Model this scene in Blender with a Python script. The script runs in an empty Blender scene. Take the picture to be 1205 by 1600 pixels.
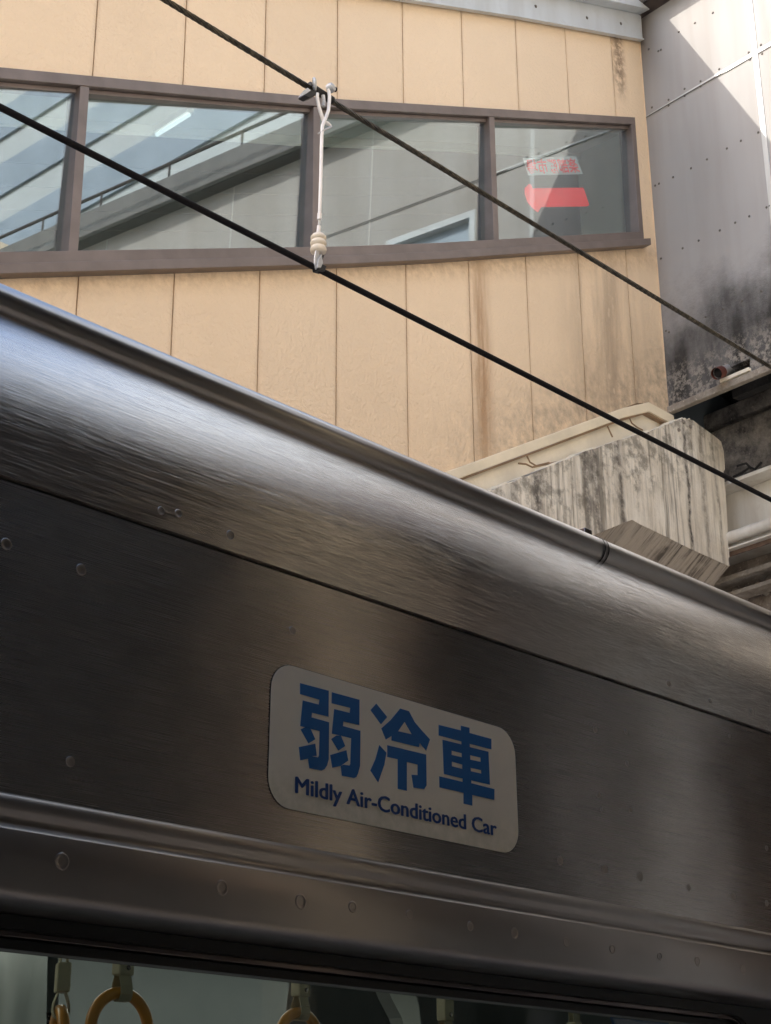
import bpy, math, random
from mathutils import Vector, Matrix
from mathutils.geometry import tessellate_polygon
random.seed(7)
S = bpy.context.scene
COL = S.collection
V = Vector

# ---------------------------------------------------------------- camera
F = 2634.287; PW, PH = 1205.0, 1600.0
R = Matrix(((0.6870825834907496, -0.2663647886698032, -0.6759935819374088),
            (-0.7265412766936926, -0.2613940017624909, -0.6354612097546869),
            (-0.0074361767042149035, 0.9277515697639547, -0.37312427966636225)))
CAM = V((0, 0, 1.6))
cd = bpy.data.cameras.new('camera'); cam = bpy.data.objects.new('camera', cd); COL.objects.link(cam)
cd.sensor_fit = 'VERTICAL'; cd.sensor_height = 24; cd.lens = 24 * F / PH
cd.clip_start = 0.05; cd.clip_end = 2000
cam.matrix_world = Matrix.Translation(CAM) @ R.to_4x4()
S.camera = cam

# ---------------------------------------------------------------- light
sun_dir = V((-.62, .47, .628)).normalized()          # towards the sun
elev = math.asin(sun_dir.z); 
w = bpy.data.worlds.new('World'); S.world = w; w.use_nodes = True
wn = w.node_tree.nodes; bgn = wn['Background']
sky = wn.new('ShaderNodeTexSky'); sky.sky_type = 'NISHITA'; sky.sun_disc = False
sky.sun_elevation = elev; sky.sun_rotation = math.atan2(sun_dir.x, sun_dir.y)
sky.air_density = 1.0; sky.dust_density = 2.5; sky.ozone_density = 1.0
w.node_tree.links.new(sky.outputs[0], bgn.inputs[0]); bgn.inputs[1].default_value = 0.15
sd = bpy.data.lights.new('sun', 'SUN'); sd.energy = 2.0; sd.angle = math.radians(.5); sd.color = (1, .95, .87)
so = bpy.data.objects.new('sun', sd); COL.objects.link(so)
so.rotation_euler = sun_dir.to_track_quat('Z', 'Y').to_euler()
S.view_settings.view_transform = 'Standard'; S.view_settings.look = 'None'
S.view_settings.gamma = 1; S.view_settings.exposure = 1.58

# ---------------------------------------------------------------- rays: a pixel of the photo to a point on a real plane
def ray(x, y): return R @ V((x - PW/2, -(y - PH/2), -F))
def at(x, y, D):
    d = ray(x, y); return CAM + d * (D / d.y)
def ax(x, y, X):
    d = ray(x, y); return CAM + d * (X / d.x)
OD = V((0.094, 0.9956, 0)).normalized()               # direction of the overpass across the tracks
ON = V((OD.y, -OD.x, 0)); OP0 = V((9.5, 6.1, 0))
def op(x, y, off=0.0):
    d = ray(x, y); t = ((OP0 + ON*off - CAM) @ ON) / (d @ ON); return CAM + d*t
def opt(s, z, off=0.0):                                # s metres from the corner towards the viewer
    p = OP0 + ON*off - OD*s; return V((p.x, p.y, z))

# ---------------------------------------------------------------- mesh helpers
class MB:
    def __init__(s): s.v = []; s.f = []; s.uv = {}
    def poly(s, pts):
        i = len(s.v); s.v += [V(p) for p in pts]; s.f.append(tuple(range(i, i+len(pts)))); return s
    def prism(s, pts, ext):
        n = len(pts); i = len(s.v); ext = V(ext)
        s.v += [V(p) for p in pts] + [V(p)+ext for p in pts]
        tr = tessellate_polygon([[V(p) for p in pts]])
        for a, b, c in tr: s.f.append((i+a, i+b, i+c)); s.f.append((i+n+c, i+n+b, i+n+a))
        for k in range(n):
            q = (k+1) % n; s.f.append((i+k, i+q, i+n+q, i+n+k))
        return s
    def prismh(s, loops, ext):                         # flat shape with holes
        flat = [V(p) for l in loops for p in l]; n = len(flat); i = len(s.v); ext = V(ext)
        s.v += flat + [p+ext for p in flat]
        for a, b, c in tessellate_polygon([[V(p) for p in l] for l in loops]):
            s.f.append((i+a, i+b, i+c)); s.f.append((i+n+c, i+n+b, i+n+a))
        o = 0
        for l in loops:
            m = len(l)
            for k in range(m):
                q = (k+1) % m; s.f.append((i+o+k, i+o+q, i+n+o+q, i+n+o+k))
            o += m
        return s
    def box(s, a, b):
        x0, y0, z0 = a; x1, y1, z1 = b
        return s.prism([(x0,y0,z0),(x1,y0,z0),(x1,y0,z1),(x0,y0,z1)], (0, y1-y0, 0))
    def tube(s, pts, r, n=12, closed=False, cap=True, squash=1.0):
        pts = [V(p) for p in pts]; m = len(pts); rings = []
        rr = r if isinstance(r, (list, tuple)) else [r]*m
        up = None
        for k in range(m):
            a = pts[(k-1) % m] if (k or closed) else pts[0]
            b = pts[(k+1) % m] if (k < m-1 or closed) else pts[-1]
            t = (b-a).normalized()
            if up is None:
                up = t.orthogonal().normalized() if abs(t.z) > .9 else V((0,0,1))
            u = (up - t*(up @ t)); u = u.normalized() if u.length > 1e-5 else t.orthogonal().normalized()
            up = u; w_ = t.cross(u)
            i = len(s.v); rings.append(i)
            for j in range(n):
                q = 2*math.pi*j/n
                s.v.append(pts[k] + (u*math.cos(q) + w_*math.sin(q)*squash)*rr[k])
        for k in range(m if closed else m-1):
            a, b = rings[k], rings[(k+1) % m]
            for j in range(n):
                q = (j+1) % n; s.f.append((a+j, a+q, b+q, b+j))
        if cap and not closed:
            s.f.append(tuple(rings[0]+j for j in range(n))[::-1]); s.f.append(tuple(rings[-1]+j for j in range(n)))
        return s
    def lathe(s, prof, c, axis, n=24):                 # prof (r, h) along axis from c
        axis = V(axis).normalized(); u = axis.orthogonal().normalized(); w_ = axis.cross(u); c = V(c); rings = []
        for r, h in prof:
            i = len(s.v); rings.append(i)
            for j in range(n):
                q = 2*math.pi*j/n; s.v.append(c + axis*h + (u*math.cos(q)+w_*math.sin(q))*max(r, 1e-5))
        for a, b in zip(rings, rings[1:]):
            for j in range(n):
                q = (j+1) % n; s.f.append((a+j, a+q, b+q, b+j))
        s.f.append(tuple(rings[0]+j for j in range(n))[::-1]); s.f.append(tuple(rings[-1]+j for j in range(n)))
        return s
    def build(s, name, mat, parent=None, smooth=None, bevel=0, kind=None, label=None):
        me = bpy.data.meshes.new(name); me.from_pydata([tuple(p) for p in s.v], [], s.f)
        o = bpy.data.objects.new(name, me); COL.objects.link(o); o.parent = parent
        import bmesh
        bm = bmesh.new(); bm.from_mesh(me); bmesh.ops.recalc_face_normals(bm, faces=bm.faces[:]); bm.to_mesh(me); bm.free()
        me.materials.append(mat)
        if smooth is not None:
            me.shade_smooth(); me.set_sharp_from_angle(angle=math.radians(smooth))
        if bevel:
            b = o.modifiers.new('bevel', 'BEVEL'); b.width = bevel; b.segments = 2; b.limit_method = 'ANGLE'
        if kind: o['kind'] = kind
        if label: o['label'] = label
        return o
def thing(name, label, cat, loc=(0,0,0), group=None):
    o = bpy.data.objects.new(name, None); COL.objects.link(o); o.location = loc
    o.empty_display_size = .1
    o['label'] = label; o['category'] = cat
    if group: o['group'] = group
    return o
def tag(o, label, cat, group=None):
    o['label'] = label; o['category'] = cat
    if group: o['group'] = group
    return o
def sweep(prof, xs, name, mat, parent, smooth=30, wob=None):
    """profile (y,z) drawn along X; UV U runs round the profile, V along X"""
    me = bpy.data.meshes.new(name); v = []; f = []; n = len(prof)
    L = [0]
    for a, b in zip(prof, prof[1:]): L.append(L[-1] + math.dist(a, b))
    for x in xs:
        for (y, z) in prof:
            dy = wob(x, z) if wob else 0
            v.append((x, y+dy, z))
    for i in range(len(xs)-1):
        for k in range(n-1):
            a = i*n+k; f.append((a, a+n, a+n+1, a+1))
    me.from_pydata(v, [], f)
    uv = me.uv_layers.new(name='uv')
    for lp in me.loops:
        vi = lp.vertex_index; uv.data[lp.index].uv = (L[vi % n], v[vi][0])
    me.shade_smooth(); me.set_sharp_from_angle(angle=math.radians(smooth))
    me.materials.append(mat)
    o = bpy.data.objects.new(name, me); COL.objects.link(o); o.parent = parent
    return o
def line(pts):
    def g(x):
        if x <= pts[0][0]: a, b = pts[0], pts[1]
        elif x >= pts[-1][0]: a, b = pts[-2], pts[-1]
        else:
            for a, b in zip(pts, pts[1:]):
                if x <= b[0]: break
        return a[1] + (x-a[0])*(b[1]-a[1])/(b[0]-a[0])
    return g
def wline(px, D): return line([(p.x, p.z) for p in (at(x, y, D) for x, y in px)])
def arc(c, r, a0, a1, n):                               # in (y,z): angle measured from -y towards +z
    return [(c[0]-r*math.cos(math.radians(a0+(a1-a0)*k/n)), c[1]+r*math.sin(math.radians(a0+(a1-a0)*k/n))) for k in range(n+1)]

# ---------------------------------------------------------------- material helpers
class NT:
    def __init__(s, name):
        s.m = bpy.data.materials.new(name); s.m.use_nodes = True; s.t = s.m.node_tree
        s.b = s.t.nodes['Principled BSDF']; s.out = s.t.nodes['Material Output']
        s.co = s.t.nodes.new('ShaderNodeTexCoord'); s.P = s.co.outputs['Object']
    def n(s, ty, props=None, **inp):
        nd = s.t.nodes.new(ty)
        for k, v_ in (props or {}).items(): setattr(nd, k, v_)
        for k, v_ in inp.items():
            k2 = int(k[1:]) if k[0] == 'i' and k[1:].isdigit() else k.replace('_', ' ')
            s.set(nd.inputs[k2], v_)
        return nd
    def set(s, sock, v_):
        if isinstance(v_, bpy.types.NodeSocket): s.t.links.new(v_, sock)
        else: sock.default_value = v_
    def map(s, scale=(1,1,1), loc=(0,0,0), src=None):
        return s.n('ShaderNodeMapping', Vector=src or s.P, Scale=scale, Location=loc).outputs[0]
    def noise(s, scale=5, detail=4, rough=.55, vec=None, dist=0):
        return s.n('ShaderNodeTexNoise', Vector=vec or s.P, Scale=scale, Detail=detail, Roughness=rough, Distortion=dist).outputs[0]
    def ramp(s, fac, stops):
        nd = s.n('ShaderNodeValToRGB', Fac=fac); e = nd.color_ramp.elements
        while len(e) < len(stops): e.new(.5)
        for el, (p, c) in zip(e, stops):
            el.position = p; el.color = (*c, 1) if isinstance(c, tuple) else (c, c, c, 1)
        return nd.outputs[0]
    def mix(s, fac, a, b, mode='MIX'):
        nd = s.n('ShaderNodeMix', {'data_type': 'RGBA', 'blend_type': mode})
        s.set(nd.inputs[0], fac)
        for k, c in ((6, a), (7, b)): s.set(nd.inputs[k], (*c, 1) if isinstance(c, tuple) else c)
        return nd.outputs[2]
    def math(s, op_, a, b=0.0, c=0.0, clamp=False):
        nd = s.n('ShaderNodeMath', {'operation': op_, 'use_clamp': clamp}); s.set(nd.inputs[0], a); s.set(nd.inputs[1], b); s.set(nd.inputs[2], c)
        return nd.outputs[0]
    def xyz(s, vec=None):
        return s.n('ShaderNodeSeparateXYZ', Vector=vec or s.P).outputs
    def gauss(s, x, c, wd):                              # soft bump of half width wd round c
        d = s.math('ABSOLUTE', s.math('SUBTRACT', x, c)); 
        return s.n('ShaderNodeMapRange', {'interpolation_type': 'SMOOTHSTEP'}, Value=d, i1=0.0, i2=wd, i3=1.0, i4=0.0).outputs[0]
    def step(s, x, a, b):
        return s.n('ShaderNodeMapRange', {'interpolation_type': 'SMOOTHSTEP'}, Value=x, i1=a, i2=b, i3=0.0, i4=1.0).outputs[0]
    def bump(s, h, dist=.01, strength=1.0, normal=None):
        nd = s.n('ShaderNodeBump', Height=h, Distance=dist, Strength=strength)
        if normal: s.set(nd.inputs['Normal'], normal)
        return nd.outputs[0]
    def fin(s, col=None, rough=None, metal=None, normal=None, **kw):
        if col is not None: s.set(s.b.inputs['Base Color'], (*col, 1) if isinstance(col, tuple) else col)
        if rough is not None: s.set(s.b.inputs['Roughness'], rough)
        if metal is not None: s.set(s.b.inputs['Metallic'], metal)
        if normal is not None: s.set(s.b.inputs['Normal'], normal)
        for k, v_ in kw.items(): s.set(s.b.inputs[k.replace('_', ' ')], v_)
        return s.m
def plain(name, col, rough=.6, metal=0, var=.15, nscale=8, bump=.0, **kw):
    t = NT(name); nz = t.noise(nscale, 6)
    c = t.mix(t.ramp(nz, [(.3, 0.0), (.7, 1.0)]), tuple(x*(1-var) for x in col), tuple(min(1, x*(1+var)) for x in col))
    nrm = t.bump(t.noise(nscale*8, 5), bump) if bump else None
    return t.fin(c, rough, metal, nrm, **kw)
def steel(name, base, rough, aniso=.8, brush=1.0, wave=.0012, grime=.3, fin_=1.0, colbr=1.0, rv=.2):
    t = NT(name)
    tg = t.n('ShaderNodeTangent', {'direction_type': 'UV_MAP', 'uv_map': 'uv'}).outputs[0]
    uvn = t.n('ShaderNodeUVMap', {'uv_map': 'uv'}).outputs[0]
    mp = t.n('ShaderNodeMapping', Vector=uvn, Scale=(2600, 9, 1)).outputs[0]
    mp2 = t.n('ShaderNodeMapping', Vector=uvn, Scale=(1000, 4, 1)).outputs[0]
    br = t.math('ADD', t.noise(1, 1, .4, mp), t.math('MULTIPLY', t.noise(1, 1, .4, mp2), .8))
    big = t.noise(1, 2, .5, t.n('ShaderNodeMapping', Vector=uvn, Scale=(3.0, 1.6, 1)).outputs[0])
    n1 = t.bump(big, wave*10, .6)
    n2 = t.bump(br, .00012*brush, 1.0, n1)
    fine = t.noise(420, 3, .6)
    n3 = t.bump(fine, .0002*brush*fin_, .8, n2)
    g = t.noise(2.2, 5, .6)
    c = t.mix(t.ramp(g, [(.35, 0.0), (.75, 1.0)]), base, tuple(x*(1-grime) for x in base))
    c = t.mix(t.math('MULTIPLY', t.ramp(br, [(.6, 0.0), (1.2, 1.0)]), colbr), c, tuple(min(1, x*1.12) for x in base))
    r = t.n('ShaderNodeMapRange', Value=br, i1=.5, i2=1.3, i3=rough*(1-rv), i4=rough*(1+rv)).outputs[0]
    m = t.fin(c, r, 1.0, n3, Anisotropic=aniso, Tangent=tg)
    return m

M = {}
# train
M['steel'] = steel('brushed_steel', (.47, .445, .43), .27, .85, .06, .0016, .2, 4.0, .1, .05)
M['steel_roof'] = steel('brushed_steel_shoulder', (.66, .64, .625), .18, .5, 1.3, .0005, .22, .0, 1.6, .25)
M['rail_steel'] = steel('rolled_steel', (.47, .445, .43), .30, .6, .05, .0008, .2, 8.0, .02, .05)
M['gutter_steel'] = plain('gutter_steel', (.54, .51, .49), .28, 1.0, .08, 4, .0003)
M['gutter'] = plain('gutter_metal', (.40, .36, .34), .32, .85, .3, 5, .0006)
M['weld'] = plain('weld_mark_steel', (.52, .48, .45), .30, 1.0, .05, 5)
M['black'] = plain('black_rubber', (.012, .012, .012), .45, 0, .2)
M['bar'] = plain('window_bar_metal', (.16, .135, .13), .2, 1.0, .15)
def m_plate():
    t = NT('sign_plate_face'); x, y, z = t.xyz()
    lo = t.step(z, 2.185, 2.125)
    nz = t.noise(60, 6, .65)
    c = t.mix(t.math('MULTIPLY', lo, t.ramp(nz, [(.35, 0.0), (.7, .55)])), (.95, .84, .65), (.64, .58, .38))
    c = t.mix(t.ramp(t.noise(9, 5), [(.4, 0.0), (.8, .25)]), c, (.46, .42, .35))
    return t.fin(c, .42, 0, t.bump(t.noise(25, 2), .0006))
M['plate'] = m_plate()
M['blue'] = plain('sign_blue', (.005, .13, .36), .4, 0, .08)
M['navy'] = plain('sign_navy', (.01, .06, .22), .4, 0, .08)
M['orange'] = plain('ring_orange', (.62, .27, .035), .3, 0, .08, 20)
M['belt'] = plain('belt_beige', (.42, .38, .25), .6, 0, .12, 30, .0004)
M['int_grey'] = plain('interior_grey', (.44, .48, .48), .5, 0, .06)
M['int_white'] = plain('interior_white', (.55, .57, .52), .4, 0, .06)
M['int_dark'] = plain('interior_dark', (.05, .055, .055), .5, 0, .1)
M['int_blue'] = plain('interior_blue', (.02, .12, .3), .5, 0, .1)
def m_film():
    t = NT('poster_film'); h = t.noise(1.6, 2, .4, t.map((6, 1, 1.6)), .4)
    return t.fin(t.mix(t.ramp(h, [(.4, 0.0), (.65, 1.0)]), (.30, .33, .32), (.6, .62, .6)), .25, 0, t.bump(h, .05))
M['film'] = m_film()
# stair building
seam0 = at(153, 0, 6.1).x
def m_cream():
    t = NT('cream_wall_panel'); x, y, z = t.xyz()
    base = t.mix(t.ramp(t.noise(.9, 5, .6), [(.3, 0.0), (.7, 1.0)]), (.83, .625, .41), (.89, .68, .455))
    st = t.noise(1, 6, .65, t.map((14, 14, 1.2)))
    stf = t.ramp(st, [(.36, 0.0), (.58, 1.0)])
    pn = t.noise(11, 6, .7)
    def X(px, py): return at(px, py, 6.1).x
    def Z(px, py): return at(px, py, 6.1).z
    # rusty run under the third panel joint, greyer wash by the end, scab at the top right
    a = t.math('MULTIPLY', t.gauss(x, X(752, 560), .16), t.gauss(z, Z(752, 560)-.1, 1.7))
    a = t.math('MULTIPLY', a, t.math('ADD', t.math('MULTIPLY', stf, .75), .25))
    c = t.mix(t.math('MULTIPLY', a, .95), base, (.40, .215, .09))
    b = t.math('MULTIPLY', t.gauss(x, X(950, 520), .75), t.gauss(z, Z(950, 540)-.1, 1.9))
    b = t.math('MULTIPLY', b, t.ramp(t.noise(1, 6, .6, t.map((7, 7, .9), (3, 0, 0))), [(.36, 0.1), (.62, 1.0)]))
    c = t.mix(t.math('MULTIPLY', b, .85), c, (.40, .29, .19))
    # dirt band rising from the sloping foot of the wall
    g = wline([(690, 740), (1000, 628)], 6.1); x1, x2 = 7.0, 9.2; sl = (g(x2)-g(x1))/(x2-x1)
    hgt = t.math('SUBTRACT', z, t.math('MULTIPLY_ADD', x, sl, g(x1)-sl*x1))
    d = t.math('MULTIPLY', t.step(hgt, .62, .0), t.ramp(pn, [(.36, 0.0), (.66, 1.0)]))
    d = t.math('MULTIPLY', d, t.step(x, 6.4, 8.3))
    c = t.mix(t.math('MULTIPLY', d, .85), c, (.30, .23, .16))
    e = t.math('MULTIPLY', t.gauss(x, X(968, 110), .13), t.step(z, Z(968, 165), Z(968, 120)))
    e = t.math('MULTIPLY', e, t.ramp(t.noise(16, 6, .75), [(.40, 0.0), (.56, 1.0)]))
    c = t.mix(t.math('MULTIPLY', e, .95), c, (.22, .13, .07))
    # stain fringe under the window sill
    gs = wline([(0, 436), (600, 417)], 6.1); sl = (gs(6.4)-gs(3.9))/2.5
    h2 = t.math('SUBTRACT', z, t.math('MULTIPLY_ADD', x, sl, gs(3.9)-sl*3.9))
    f = t.math('MULTIPLY', t.gauss(h2, 0.0, .17), t.ramp(t.noise(24, 5, .6), [(.35, 0.1), (.7, 1.0)]))
    c = t.mix(t.math('MULTIPLY', f, .55), c, (.42, .27, .15))
    # pale drips in the dirty part
    dr = t.n('ShaderNodeTexVoronoi', Vector=t.map((15, 15, 8)), Scale=1.0, Randomness=1.0).outputs['Distance']
    drf = t.math('MULTIPLY', t.ramp(dr, [(.0, 1.0), (.17, .9), (.24, 0.0)]), t.math('MAXIMUM', t.math('MULTIPLY', b, .8), d))
    c = t.mix(t.math('MULTIPLY', drf, .7), c, (.78, .62, .42))
    bh = t.math('ADD', t.ramp(t.noise(44, 3, .5), [(.42, 0.0), (.6, .8)]), t.math('MULTIPLY', t.noise(160, 3), .5))
    pid = t.math('FLOOR', t.math('DIVIDE', t.math('SUBTRACT', x, seam0), .6005))
    wn_ = t.n('ShaderNodeTexWhiteNoise', {'noise_dimensions': '1D'}, W=pid).outputs[0]
    c = t.mix(t.math('MULTIPLY', wn_, .16), c, (.60, .47, .33))
    jx = t.math('ABSOLUTE', t.math('SUBTRACT', t.math('FRACT', t.math('ADD', t.math('DIVIDE', t.math('SUBTRACT', x, seam0), .6005), .5)), .5))
    jd = t.math('MULTIPLY', t.step(jx, .055, .0), t.ramp(t.noise(1, 5, .6, t.map((9, 9, 2.2))), [(.35, 0.1), (.7, .8)]))
    c = t.mix(t.math('MULTIPLY', jd, .5), c, (.45, .29, .16))
    return t.fin(c, .5, 0, t.bump(bh, .0045, .6))
M['cream'] = m_cream()
M['joint'] = plain('joint_sealant', (.30, .20, .12), .8, 0, .2)
M['trim'] = plain('cream_trim', (.80, .69, .50), .5, 0, .1, 4, .001)
M['slab'] = plain('painted_slab_edge', (.80, .72, .57), .7, 0, .1, 5, .003)
def m_frame():
    t = NT('bronze_window_frame'); st = t.noise(5, 5, .6)
    c = t.mix(t.ramp(st, [(.35, 0.0), (.7, 1.0)]), (.165, .13, .112), (.215, .172, .15))
    return t.fin(c, .42, .25, t.bump(t.noise(60, 3), .0004))
M['frame'] = m_frame()
def m_sheet(name, base, dirt, rough=.45):
    t = NT(name); st = t.noise(1, 5, .6, t.map((5, 5, .6)))
    c = t.mix(t.ramp(st, [(.4, 0.0), (.75, .8)]), base, dirt)
    c = t.mix(t.ramp(t.noise(9, 6, .7), [(.55, 0.0), (.8, .5)]), c, dirt)
    return t.fin(c, rough, .1, t.bump(t.noise(3, 2), .01, .4))
M['fascia'] = m_sheet('roof_fascia_sheet', (.56, .585, .59), (.42, .42, .40))
def m_glass(name, tint, refl, fac, gz_=.8):
    t = NT(name); t.t.nodes.remove(t.b)
    tr = t.n('ShaderNodeBsdfTransparent', Color=(*tint, 1)).outputs[0]
    nz = t.bump(t.noise(.8, 1, .3), .004, .12)
    gl = t.n('ShaderNodeBsdfGlossy', Color=(*refl, 1), Roughness=.0, Normal=nz).outputs[0]
    fr = t.n('ShaderNodeLayerWeight', Blend=.5).outputs['Facing']
    fc = t.math('MULTIPLY_ADD', t.math('POWER', fr, 4.0), gz_, fac, clamp=True)
    mx = t.n('ShaderNodeMixShader', i0=fc, i1=tr, i2=gl).outputs[0]
    t.t.links.new(mx, t.out.inputs[0]); return t.m
M['glass'] = m_glass('stair_window_glass', (.84, .92, .91), (.95, .98, 1), .20)
M['train_glass'] = m_glass('train_window_glass', (.80, .84, .82), (1, 1, 1), .02, .4)
M['hall_ceiling'] = plain('hall_ceiling', (.54, .58, .57), .6, 0, .04)
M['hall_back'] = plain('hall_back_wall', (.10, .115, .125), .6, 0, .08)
M['hall_white'] = plain('hall_white', (.82, .84, .80), .5, 0, .03)
def m_lamp():
    t = NT('lamp_tube_lit'); 
    return t.fin((.9, .9, .9), .4, 0, None, Emission_Color=(.95, 1, 1, 1), Emission_Strength=.3)
M['lamp'] = m_lamp()
M['tlamp'] = (lambda t: t.fin((.8, .8, .8), .4, 0, None, Emission_Color=(1, .98, .9, 1), Emission_Strength=1.5))(NT('train_lamp_lit'))
def m_red():
    t = NT('red_paper'); t.fin((.95, .02, .035), .6)
    tl = t.n('ShaderNodeBsdfTranslucent', Color=(.55, .012, .02, 1)).outputs[0]
    t.t.links.new(t.n('ShaderNodeAddShader', i0=t.b.outputs[0], i1=tl).outputs[0], t.out.inputs[0]); return t.m
M['red'] = m_red()
M['paper'] = plain('white_paper', (.80, .74, .74), .6, 0, .04)
# overpass
def m_over():
    t = NT('overpass_sheet'); x, y, z = t.xyz()
    base = t.mix(t.ramp(t.noise(.7, 4, .5), [(.3, 0.0), (.7, 1.0)]), (.345, .325, .305), (.39, .375, .36))
    st = t.noise(1, 4, .5, t.map((4, 4, .35)))
    c = t.mix(t.math('MULTIPLY', t.ramp(st, [(.42, 0.0), (.72, .6)]), 1.0), base, (.27, .245, .22))
    # soot rising from the foot
    hz = t.math('ADD', z, t.math('MULTIPLY', t.math('SUBTRACT', t.noise(2.2, 6, .65), .5), 1.0))
    so_ = t.step(hz, 7.95, 7.15)
    so2 = t.math('MULTIPLY', so_, t.ramp(t.noise(1, 6, .6, t.map((5, 5, 1.4))), [(.3, .55), (.6, 1.0)]))
    c = t.mix(so2, c, (.05, .046, .042))
    # paler crust right at the bottom
    cr = t.math('MULTIPLY', t.step(z, 7.28, 7.0), t.ramp(t.noise(16, 8, .8), [(.47, 0.0), (.56, 1.0)]))
    c = t.mix(t.math('MULTIPLY', cr, .85), c, (.36, .32, .27))
    e = t.math('MULTIPLY', t.gauss(y, 6.1, .28), t.step(z, 9.5, 10.2))
    c = t.mix(t.math('MULTIPLY', e, .8), c, (.14, .11, .085))
    return t.fin(c, .8, .0, t.bump(t.math('ADD', t.math('MULTIPLY', t.noise(30, 8, .7), so_), t.math('MULTIPLY', t.noise(1.6, 2, .4), .25)), .02, .8), Specular_IOR_Level=.12)
M['over'] = m_over()
M['white_joint'] = plain('white_joint_strip', (.52, .52, .50), .36, 0, .03)
M['screw'] = plain('rusty_screw', (.13, .115, .10), .6, .3, .3, 40)
def m_soot(name, a, b, sc=7):
    t = NT(name); n1 = t.noise(sc, 10, .72); n2 = t.noise(sc*6, 6, .7)
    c = t.mix(t.ramp(n1, [(.36, 0.0), (.66, 1.0)]), a, b)
    c = t.mix(t.ramp(n2, [(.60, 0.0), (.72, .8)]), c, tuple(min(1, x*2.1) for x in b))
    return t.fin(c, .85, 0, t.bump(t.math('ADD', n1, t.math('MULTIPLY', n2, .4)), .04))
M['soot'] = m_soot('sooty_concrete', (.04, .034, .03), (.27, .235, .20), 9)
M['shade_soot_dark'] = m_soot('soot_and_shade_black', (.008, .007, .006), (.03, .025, .022))  # near-black for sooty cable and for shade painted into gaps and holes
M['soot_brown'] = m_soot('rusty_brown_steel', (.13, .10, .08), (.36, .30, .24), 4)
M['girder'] = m_sheet('pale_girder_paint', (.78, .74, .66), (.50, .42, .33))
M['ledge'] = m_soot('ledge_dirty', (.24, .20, .155), (.45, .39, .32), 6)
M['rust'] = plain('rust_pipe', (.13, .04, .025), .7, .3, .4, 20, .002)
def m_conc(name, k=1.0):
    t = NT(name); x, y, z = t.xyz()
    base = t.mix(t.ramp(t.noise(3.5, 8, .65), [(.3, 0.0), (.7, 1.0)]), (.68*k, .60*k, .475*k), (.86*k, .79*k, .66*k))
    v1 = t.noise(1, 5, .62, t.map((16, 16, .8)))
    v2 = t.noise(1, 6, .7, t.map((23, 23, 1.6), (5, 0, 2)), .5)
    v3 = t.noise(1, 3, .5, t.map((3.2, 3.2, .25), (2, 0, 0)))
    c = t.mix(t.ramp(v2, [(.50, 0.0), (.70, .6)]), base, (.26*k, .21*k, .15*k))
    blk = t.math('MULTIPLY', t.ramp(v1, [(.50, 0.0), (.60, 1.0)]), t.ramp(v3, [(.40, 0.15), (.58, 1.0)]))
    c = t.mix(t.math('MULTIPLY', blk, .68), c, (.12, .10, .07))
    # black runs that start at the sloping top edge
    g = wline([(757, 770), (1080, 655)], 5.95); sl = (g(9.4)-g(7.3))/2.1
    h = t.math('SUBTRACT', t.math('MULTIPLY_ADD', x, sl, g(7.3)-sl*7.3), z)
    h = t.math('ADD', h, t.math('MULTIPLY', t.noise(1, 4, .6, t.map((11, 11, .2))), -.75))
    top = t.math('MULTIPLY', t.step(h, .12, -.15), t.ramp(t.noise(9, 8, .7), [(.47, 0.0), (.60, 1.0)]))
    c = t.mix(t.math('MULTIPLY', top, .66), c, (.10, .085, .06))
    for px_, wd_, am_, zt_c in ((800, .07, .7, .35), (838, .10, .9, .5), (915, .07, .8, .45), (930, .10, .8, .6), (968, .06, .9, .8), (1073, .035, 1.0, 2.0), (1098, .05, .6, 1.2), (1118, .03, .6, 1.4)):
        X0_ = at(px_, 740, 5.93).x
        xw_ = t.math('ADD', x, t.math('MULTIPLY', t.math('SUBTRACT', t.noise(1, 4, .6, t.map((4, 4, 3.5), (px_, 0, 0))), .5), .12))
        k_ = t.math('MULTIPLY', t.gauss(xw_, X0_, wd_), t.step(h, zt_c, zt_c*.35))
        k_ = t.math('MULTIPLY', k_, t.ramp(t.noise(14, 8, .7), [(.36, .1), (.56, 1.0)]))
        c = t.mix(t.math('MULTIPLY', k_, am_), c, (.075, .062, .05))
    hh = t.math('ADD', t.noise(7, 8, .65), t.math('MULTIPLY', t.noise(1, 4, .5, t.map((50, 50, 1.5))), .5))
    return t.fin(c, .85, 0, t.bump(hh, .015))
M['conc'] = m_conc('weathered_concrete')
def m_soffit():
    t = NT('soffit_concrete')
    v = t.noise(1, 6, .7, t.map((27, 1.6, 1.6), (0, 0, 0)), .4)
    v5 = t.noise(6, 5, .6)
    c = t.mix(t.math('MULTIPLY', t.ramp(v, [(.47, 0.0), (.60, 1.0)]), t.ramp(v5, [(.38, .1), (.58, 1.0)])), (.50, .44, .365), (.13, .11, .09))
    return t.fin(c, .85, 0, t.bump(v, .02))
M['soffit'] = m_soffit()
# wires
def m_wire():
    t = NT('twisted_steel_wire'); x, y, z = t.xyz()
    return t.fin(t.mix(t.ramp(t.noise(1, 3, .5, t.map((60, 60, 60))), [(.4, 0.0), (.7, 1.0)]), (.035, .03, .022), (.12, .10, .07)), .5, .6)
M['strand'] = m_wire()
M['contact'] = plain('contact_wire_dark', (.006, .005, .005), .75, 0, .3, 30, Specular_IOR_Level=.15)
M['galv'] = plain('galvanised_metal', (.50, .49, .47), .4, .7, .2, 30, .002)
M['rod'] = plain('bright_rod', (.80, .76, .72), .4, .15, .08, 30)
M['clamp_black'] = plain('blackened_clamp', (.02, .018, .016), .5, .5, .3, 40)
M['porcelain'] = plain('porcelain', (.72, .62, .48), .22, 0, .06, 30)
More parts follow.
